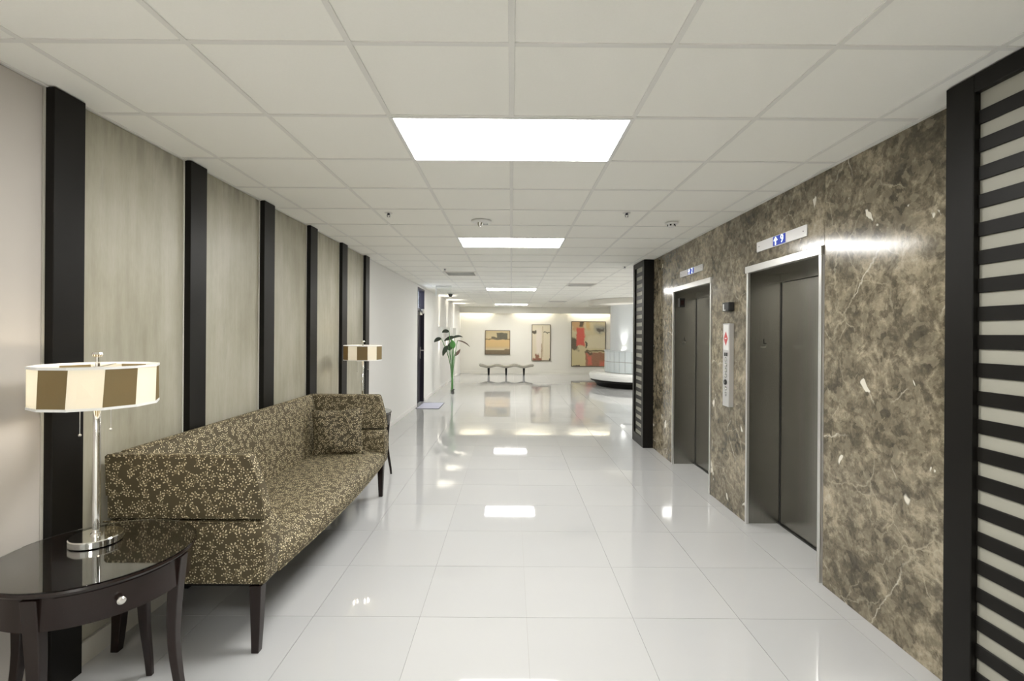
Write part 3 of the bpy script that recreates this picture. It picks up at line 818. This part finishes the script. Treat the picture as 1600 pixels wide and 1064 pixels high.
# ------------------------------------------------------------------ door on the left wall
d = empty('door_1', (XL, DY0, 0), 0, 'dark framed doorway with a glass transom in the left wall', kind='structure')
W = DY1 - DY0
bx(-.125, .006, 0, .035, 0, DZ).build('jamb', M['dark_metal'], d)
bx(-.125, .006, W - .035, W, 0, DZ).build('jamb', M['dark_metal'], d)
bx(-.125, .006, .035, W - .035, DZ - .04, DZ).build('head', M['dark_metal'], d)
lf = MB(); lf.box(-.110, -.070, .037, .14, .01, 2.14); lf.box(-.110, -.070, .36, W - .037, .01, 2.14)
lf.box(-.110, -.070, .14, .36, 2.00, 2.14); lf.box(-.110, -.070, .14, .36, .01, .22)
lf = lf.build('door_leaf', M['dark_metal'], d)
bx(-.095, -.085, .14, .36, .22, 2.00).build('pane', M['pane'], lf)
bx(-.12, -.05, .037, W - .037, 2.145, 2.20).build('transom_bar', M['dark_metal'], d)
bx(-.095, -.085, .037, W - .037, 2.20, DZ - .04).build('transom_pane', M['pane'], d)
cl = MB(); cl.box(-.07, -.02, W - .40, W - .12, 2.05, 2.12); cl.build('door_closer', M['nickel'], d)
MB().ball((-.01, W - .14, 2.14), .060, 14).build('closer_cap', M['nickel'], d)
hd = MB(); hd.box(-.070, -.055, W - .14, W - .08, 1.02, 1.30); hd.build('handle_plate', M['nickel'], d)
MB().tube([(-.055, W - .11, 1.22), (.0, W - .11, 1.22), (.0, W - .24, 1.22)], .014, 8).build('handle', M['nickel'], d)
# thin pale lavender rectangle with a grey border, on the floor before the door
o = bx(-.245, .245, -.45, .45, 0, .008).build('rectangle', M['mat'], None, (-1.79, 10.90, .0005), bevel=.002, seg=1)
tag(o, 'pale lavender rectangle on the white floor before the dark door', 'rectangle')
e = MB(); e.box(-.25, -.235, -.455, .455, 0, .010); e.box(.235, .25, -.455, .455, 0, .010); e.box(-.235, .235, -.455, -.435, 0, .010); e.box(-.235, .235, .435, .455, 0, .010)
e.build('border', M['rect_border'], o)

# ------------------------------------------------------------------ vase with leaves
VX, VY = -1.53, 12.74
v = empty('flared_vase', (VX, VY, 0), 0, 'tall clear flared glass vase standing on the floor past the dark door', 'vase')
prof = [(.0005, 0), (.075, 0), (.076, .03), (.068, .20), (.060, .45), (.062, .70), (.076, .92), (.105, 1.07), (.150, 1.16),
        (.146, 1.161), (.100, 1.075), (.071, .92), (.057, .70), (.055, .45), (.063, .20), (.070, .035), (.0005, .03)]
MB().lathe(prof, 0, 0, 36, caps=False).build('bowl', M['pane'], v)
pb = MB(); random.seed(3)
for k in range(90):
    a = random.uniform(0, 2 * PI); r = .046 * math.sqrt(random.random()); pb.ball((r * math.cos(a), r * math.sin(a), .045 + .13 * random.random()), random.uniform(.010, .016), 8, .7)
tag(pb.build('pebbles', M['stone'], None, (VX, VY, .0)), 'dark pebbles filling the foot of the glass vase', 'pebbles', kind='stuff')
pl = empty('calla_plant', (VX, VY, .12), 0, 'bunch of long green stems with dark drooping leaves in the floor vase', 'plant')
def W2(u, vv, dy=0.):   # photo point -> plant-local offset at the vase's distance
    y = VY + dy; return ((u - 800.) / 761.05 * y - VX, dy, CAM_H - (vv - 520.9) / 761.05 * y - .12)
STEMS = [((696, 521), -.06, 'leaf_dark', 'h'), ((684, 533), .05, 'leaf_dark', 'h'), ((700, 530), .09, 'leaf_dark', 'h'), ((709, 537), -.10, 'leaf_bright', 'v'),
         ((722, 524), .0, 'leaf_dark', 'r'), ((731, 534), -.05, 'leaf_brown', 'r2'), ((696, 547), -.08, 'leaf_dark', 'd'), ((717, 549), .05, 'leaf_brown', 'b'), ((704, 540), .10, 'leaf_dark', 'v')]
leaf_shapes = {
 0: [(703, 518.5), (699, 516.5), (695, 517), (692, 520)], 1: [(691, 529.5), (687, 528.5), (683, 531), (679.5, 535)],
 2: [(711, 526), (706, 527.5), (700, 529.5), (695, 533)], 3: [(709, 545), (709.5, 539), (709, 534), (706, 531)],
 4: [(707, 529), (714, 524.5), (720, 524), (724.5, 527)], 5: [(716, 532), (724, 532.5), (731, 536), (735.5, 542)],
 6: [(702, 541), (698, 543.5), (695, 549), (693.5, 557)], 7: [(711, 556), (715, 553), (718.5, 550), (720.5, 545)], 8: [(703, 548), (704, 542), (706, 537), (709, 533)]}
for k, ((u, vv), dy, mt, kind) in enumerate(STEMS):
    b0 = (random.uniform(-.030, .030), random.uniform(-.030, .030), 0.)
    L = [W2(a, b_, dy) for a, b_ in leaf_shapes[k]]
    e = L[0]
    nx = (e[0] * .45, dy * .4)
    mx_ = max(-.045, min(.045, nx[0])); my_ = max(-.045, min(.045, nx[1]))
    pts = []
    c0, c1, c2, c3 = Vector(b0), Vector((b0[0] * .5, b0[1] * .5, .5)), Vector((mx_, my_, .85)), Vector(e)
    for i in range(13):
        s = i / 12; pts.append((1 - s) ** 3 * c0 + 3 * (1 - s) ** 2 * s * c1 + 3 * (1 - s) * s * s * c2 + s ** 3 * c3)
    st = MB().tube(pts, [.013 - .006 * i / 12 for i in range(13)], 8).build('stem', M['stem'], pl)
    lp = []; LV = [Vector(p) for p in L]
    for i in range(13):
        s = i / 12; lp.append((1 - s) ** 3 * LV[0] + 3 * (1 - s) ** 2 * s * LV[1] + 3 * (1 - s) * s * s * LV[2] + s ** 3 * LV[3])
    wmax = {'v': .070, 'h': .085, 'r': .055, 'r2': .032, 'd': .062, 'b': .042}[kind]
    rad = [max(.003, wmax * math.sin(PI * min(1, (i / 12) ** .75)) ** .8) for i in range(13)]
    rad[0] = .006; rad[-1] = .003
    # blade lies broadside to the hall for the drooping leaves, flatter for the others
    MB().tube(lp, rad, 12, .14, up=(0, .9, .35) if kind in 'vdb' else (0, .55, .85)).build('leaf', M[mt], pl)

# ------------------------------------------------------------------ wall sconces, exit sign, camera dome
for k, (yy, lb) in enumerate(((14.05, 'nearest'), (15.75, 'middle'), (17.55, 'farthest'))):
    t = empty('wall_sconce', (XL, yy, 1.66), 0, '%s of the three white box sconces on the left wall behind the plant' % lb, 'sconce', 'white box sconces on the left wall')
    s = MB(); s.box(.0, .012, -.13, .13, -.15, .15); s.box(.10, .112, -.13, .13, -.15, .15); s.box(.012, .10, -.13, -.118, -.15, .15); s.box(.012, .10, .118, .13, -.15, .15)
    s.build('box_shade', M['white_plastic'], t)
    bx(.02, .09, -.05, .05, -.03, .03).build('lamp_holder', M['white_plastic'], t)
    for sg_ in (1, -1):
        MB().lathe([(.0005, 0), (.03, 0), (.03, .006), (.0005, .006)], .055, 0, 14, caps=False).build('lens', M['glow'], t, (0, 0, .034 if sg_ > 0 else -.040))
    for sg_ in (1, -1):
        L_ = bpy.data.lights.new('sconce_spot', 'SPOT'); L_.energy = 70 if sg_ > 0 else 30; L_.color = (1, .93, .82); L_.spot_size = math.radians(50); L_.spot_blend = .9; L_.shadow_soft_size = .02
        lo = bpy.data.objects.new('sconce_spot', L_); COL.objects.link(lo); lo.parent = t; lo.location = (.06, 0, sg_ * .06)
        lo.rotation_euler = (PI if sg_ > 0 else 0, math.radians(8) * 1, 0)
t = empty('exit_sign', (-1.555, 11.17, HC), 0, 'hanging clear-panelled sign at the ceiling near the dark door', 'sign')
bx(-.18, .18, -.03, .03, -.03, 0).build('housing', M['white_plastic'], t, bevel=.003)
bx(-.175, .175, -.004, .004, -.23, -.03).build('panel', M['pane'], t)
bx(-.185, -.160, -.012, .012, -.23, -.03).build('edge_strip', M['white_plastic'], t)
t = empty('dome_camera', (-1.63, 13.0, HC), 0, 'small dark dome camera on the ceiling beyond the sign', 'camera')
MB().lathe([(.0005, -.03), (.085, -.03), (.09, 0), (.0005, 0)], 0, 0, 24, caps=False).build('mount', M['white_plastic'], t)
MB().lathe([(.0005, -.11), (.03, -.105), (.055, -.075), (.06, -.03), (.0005, -.03)], 0, 0, 24, caps=False).build('dome', M['black_plastic'], t)

# ------------------------------------------------------------------ ceiling devices
def sprinkler(x, y, lb):
    t = empty('sprinkler', (x, y, HC), 0, lb, 'sprinkler', 'ceiling sprinklers'); t.scale = (1, 1, .6)
    MB().lathe([(.0005, -.004), (.034, -.004), (.036, .0), (.0005, .0)], 0, 0, 20, caps=False).build('escutcheon', M['nickel'], t)
    s = MB(); s.lathe([(.0005, -.028), (.009, -.028), (.011, -.004), (.0005, -.004)], 0, 0, 12, caps=False); s.tube([(-.012, 0, -.02), (-.012, 0, -.05), (0, 0, -.06)], .003, 6); s.tube([(.012, 0, -.02), (.012, 0, -.05), (0, 0, -.06)], .003, 6); s.build('body', M['dark_metal'], t)
    MB().lathe([(.0005, -.064), (.018, -.064), (.018, -.061), (.0005, -.061)], 0, 0, 16, caps=False).build('deflector', M['nickel'], t)
sprinkler(-1.115, 4.398, 'sprinkler head on the ceiling left of the smoke alarm, nearest the sofa')
sprinkler(1.020, 4.335, 'sprinkler head on the ceiling left of the round smoke detector by the elevators')
sprinkler(-1.12, 8.17, 'sprinkler head on the ceiling just before the left air vent')
sprinkler(1.80, 7.75, 'sprinkler head on the ceiling beside the far louvred screen')
t = empty('smoke_alarm', (-.295, 4.68, HC), 0, 'white round smoke alarm with a round lens before the second light panel', 'smoke alarm')
MB().lathe([(.0005, -.026), (.075, -.026), (.096, -.012), (.098, 0), (.0005, 0)], 0, 0, 36, caps=False).build('base', M['white_plastic'], t)
MB().lathe([(.0005, -.062), (.016, -.060), (.022, -.048), (.026, -.026), (.0005, -.026)], -.01, -.045, 20, caps=False).build('strobe', M['chrome'], t)
g_ = MB()
for k in range(4): g_.box(.02 + .012 * k, .026 + .012 * k, .0, .045, -.029, -.026)
g_.build('grille', M['black_plastic'], t)
t = empty('smoke_detector', (1.54, 4.70, HC), 0, 'small white smoke detector on the ceiling near the elevators', 'smoke detector')
MB().lathe([(.0005, -.014), (.058, -.014), (.062, 0), (.0005, 0)], 0, 0, 30, caps=False).build('base', M['white_plastic'], t)
MB().lathe([(.0005, -.044), (.026, -.044), (.034, -.034), (.038, -.014), (.0005, -.014)], 0, 0, 30, caps=False).build('head', M['white_plastic'], t)
for k in range(6):
    a = k * PI / 3; bx(-.008, .008, -.002, .002, -.008, .008).build('slot', M['black_plastic'], t, (.037 * math.cos(a), .037 * math.sin(a), -.025), rot=(0, 0, a + PI / 2))
for (r, c), lb in (((11, -2), 'square ceiling air vent on the left, beyond the second light'), ((14, 2), 'square ceiling air vent on the right, farther down the hall'), ((23, 2), 'small-looking ceiling air vent near the round column')):
    t = empty('air_vent', (CX + T * (c + .5), CY + T * (r + .5), HC), 0, lb, 'vent', 'ceiling air vents')
    h = T / 2 - .012; f = MB(); f.box(-h, h, -h, -h + .04, -.006, .01); f.box(-h, h, h - .04, h, -.006, .01); f.box(-h, -h + .04, -h + .04, h - .04, -.006, .01); f.box(h - .04, h, -h + .04, h - .04, -.006, .01)
    f.build('frame', M['nickel'], t)
    bx(-h, h, -h, h, .04, .045).build('plenum', M['white_plastic'], t)
    for k in range(6):
        yy = -h + .075 + k * .082
        bx(-h + .04, h - .04, -.028, .028, -.002, .002).build('slat', M['white_plastic'], t, (0, yy, .012), rot=(math.radians(28), 0, 0))

# ------------------------------------------------------------------ bench
bn = empty('wave_bench', (-.19, 19.26, 0), 0, 'long wavy taupe upholstered bench on black legs below the landscape painting', 'bench')
x0, x1 = -1.25 + .19, .90 + .19
def wave(x): return .030 * math.cos(2 * PI * (x + .35) / .69)
n = 48; poly = [(x0 + (x1 - x0) * i / n, .392 + wave(x0 + (x1 - x0) * i / n)) for i in range(n + 1)]
lower = [(p[0] + (0.02 if i == 0 else (-.02 if i == n else 0)), p[1] - .085 + (.02 if i in (0, n) else 0)) for i, p in enumerate(poly)]
MB().prism(poly + lower[::-1], -.22, .22, 'y', n=2).build('seat', M['bench_seat'], bn, bevel=.012, seg=3, smooth=True)
for lx in (-.69, 0, .70):
    for ly in (-.17, .17):
        vs = []
        for z, w in ((0, .030), (.30, .042)):
            vs += [(lx - w, ly - w * .7, z), (lx + w, ly - w * .7, z), (lx + w, ly + w * .7, z), (lx - w, ly + w * .7, z)]
        MB().add(vs, [(3, 2, 1, 0), (4, 5, 6, 7), (0, 1, 5, 4), (1, 2, 6, 5), (2, 3, 7, 6), (3, 0, 4, 7)]).build('leg', M['black_wood'], bn, bevel=.003, seg=1)

# ------------------------------------------------------------------ paintings
def canvas(xa, xb, za, zb, m_, label, hooks):
    t = empty('painting', ((xa + xb) / 2, YF, za), 0, label, 'painting', 'paintings on the far wall')
    w, h = xb - xa, zb - za; f = .022
    fr = MB(); fr.box(-w / 2, -w / 2 + f, -.055, 0, 0, h); fr.box(w / 2 - f, w / 2, -.055, 0, 0, h); fr.box(-w / 2 + f, w / 2 - f, -.055, 0, 0, f); fr.box(-w / 2 + f, w / 2 - f, -.055, 0, h - f, h)
    fr.build('frame', M['floor_frame'], t, bevel=.003, seg=1)
    bx(-w / 2 + f, w / 2 - f, -.045, -.01, f, h - f).build('canvas', m_, t, uv=lambda c: ((c.x + w / 2) / w, c.z / h))
    for hx in hooks:
        MB().tube([(hx, -.02, h), (hx, -.02, h + .14)], .006, 6).build('hanger', M['nickel'], t)
canvas(-1.067, -.041, .776, 1.762, M['art1'], 'square painting of an ochre landscape above the wavy bench', [])
canvas(.84, 1.61, .526, 2.011, M['art2'], 'tall narrow cream abstract painting with a dark red foot', [.0])
canvas(2.46, 3.86, .306, 2.153, M['art3'], 'largest painting, an abstract with a bright red block, beside the column', [-.28, .36])

# ------------------------------------------------------------------ round column with bench
cx, cy = 4.12, 15.62
colm = empty('column', (cx, cy, 0), 0, 'pale round column under a circular ceiling drum', 'column')
MB().lathe([(.0005, 0.40), (.925, 0.40), (.925, HC - .15), (.0005, HC - .15)], 0, 0, 72, caps=False).build('shaft', M['column'], colm, bevel=.004, seg=1)
MB().lathe([(.0005, HC - .155), (1.60, HC - .155), (1.62, HC - .14), (1.62, HC + .0), (.0005, HC + .0)], 0, 0, 96, caps=False).build('ceiling_drum', M['far_wall'], colm, bevel=.003, seg=1)
NB = 34
for lev, (za, zb) in enumerate(((.445, .765), (.780, 1.10))):
    me = None
    for k in range(NB):
        a0 = 2 * PI * k / NB + .004; a1 = 2 * PI * (k + 1) / NB - .004
        if me is None:
            s = MB()
            pts = [(r * math.cos(a0 + (a1 - a0) * q / 3), r * math.sin(a0 + (a1 - a0) * q / 3)) for r, qs in ((1.105, (0, 1, 2, 3)), (.93, (3, 2, 1, 0))) for q in qs]
            s.prism(pts, za, zb, 'z'); me = s.build('glazed_block', M['block'], colm, bevel=.006, seg=1)
        else:
            o = copy_obj(me, colm); o.rotation_euler = (0, 0, 2 * PI * k / NB)
MB().lathe([(.926, .44), (1.095, .44), (1.095, 1.115), (.926, 1.115)], 0, 0, 72, caps=False).build('block_joint', M['grout'], colm)
MB().lathe([(.93, 1.10), (1.125, 1.10), (1.125, 1.125), (.93, 1.125)], 0, 0, 72, caps=False, smooth=False).build('capping', M['column'], colm)
rb = empty('round_bench', (cx, cy, 0), 0, 'white circular bench on a black plinth wrapped around the column', 'bench')
MB().lathe([(1.0, .43), (1.50, .43), (1.575, .40), (1.60, .33), (1.575, .23), (1.50, .215), (1.0, .215)], 0, 0, 96, caps=False).build('seat', M['white_plastic'], rb)
MB().lathe([(1.0, .215), (1.545, .215), (1.545, .17), (1.0, .13)], 0, 0, 96, caps=False, smooth=False).build('seat_edge', M['black_wood'], rb)
MB().lathe([(1.0, 0), (1.335, 0), (1.46, .16), (1.0, .16)], 0, 0, 96, caps=False, smooth=False).build('plinth', M['black_wood'], rb)
for k in range(3):
    a = math.radians((-135, -30, 90)[k])
    t = empty('uplight', (cx + 1.015 * math.cos(a), cy + 1.015 * math.sin(a), 1.125), 0, ['small uplight on the column ledge facing the lobby', 'small uplight on the right of the round column ledge', 'small uplight on the rear of the round column ledge'][k], 'light', 'uplights on the column ledge')
    MB().lathe([(.0005, 0), (.045, 0), (.045, .02), (.0005, .02)], 0, 0, 18, caps=False).build('body', M['white_plastic'], t)
    MB().lathe([(.0005, .0), (.034, .0), (.034, .003), (.0005, .003)], 0, 0, 18, caps=False).build('lens', M['glow'], t, (0, 0, .0205))
    L_ = bpy.data.lights.new('uplight_spot', 'SPOT'); L_.energy = 38; L_.color = (1, .97, .93); L_.spot_size = math.radians(60); L_.spot_blend = .9; L_.shadow_soft_size = .03
    lo = bpy.data.objects.new('uplight_spot', L_); COL.objects.link(lo); lo.parent = t; lo.location = (0, 0, .035); lo.rotation_euler = (PI, 0, 0)
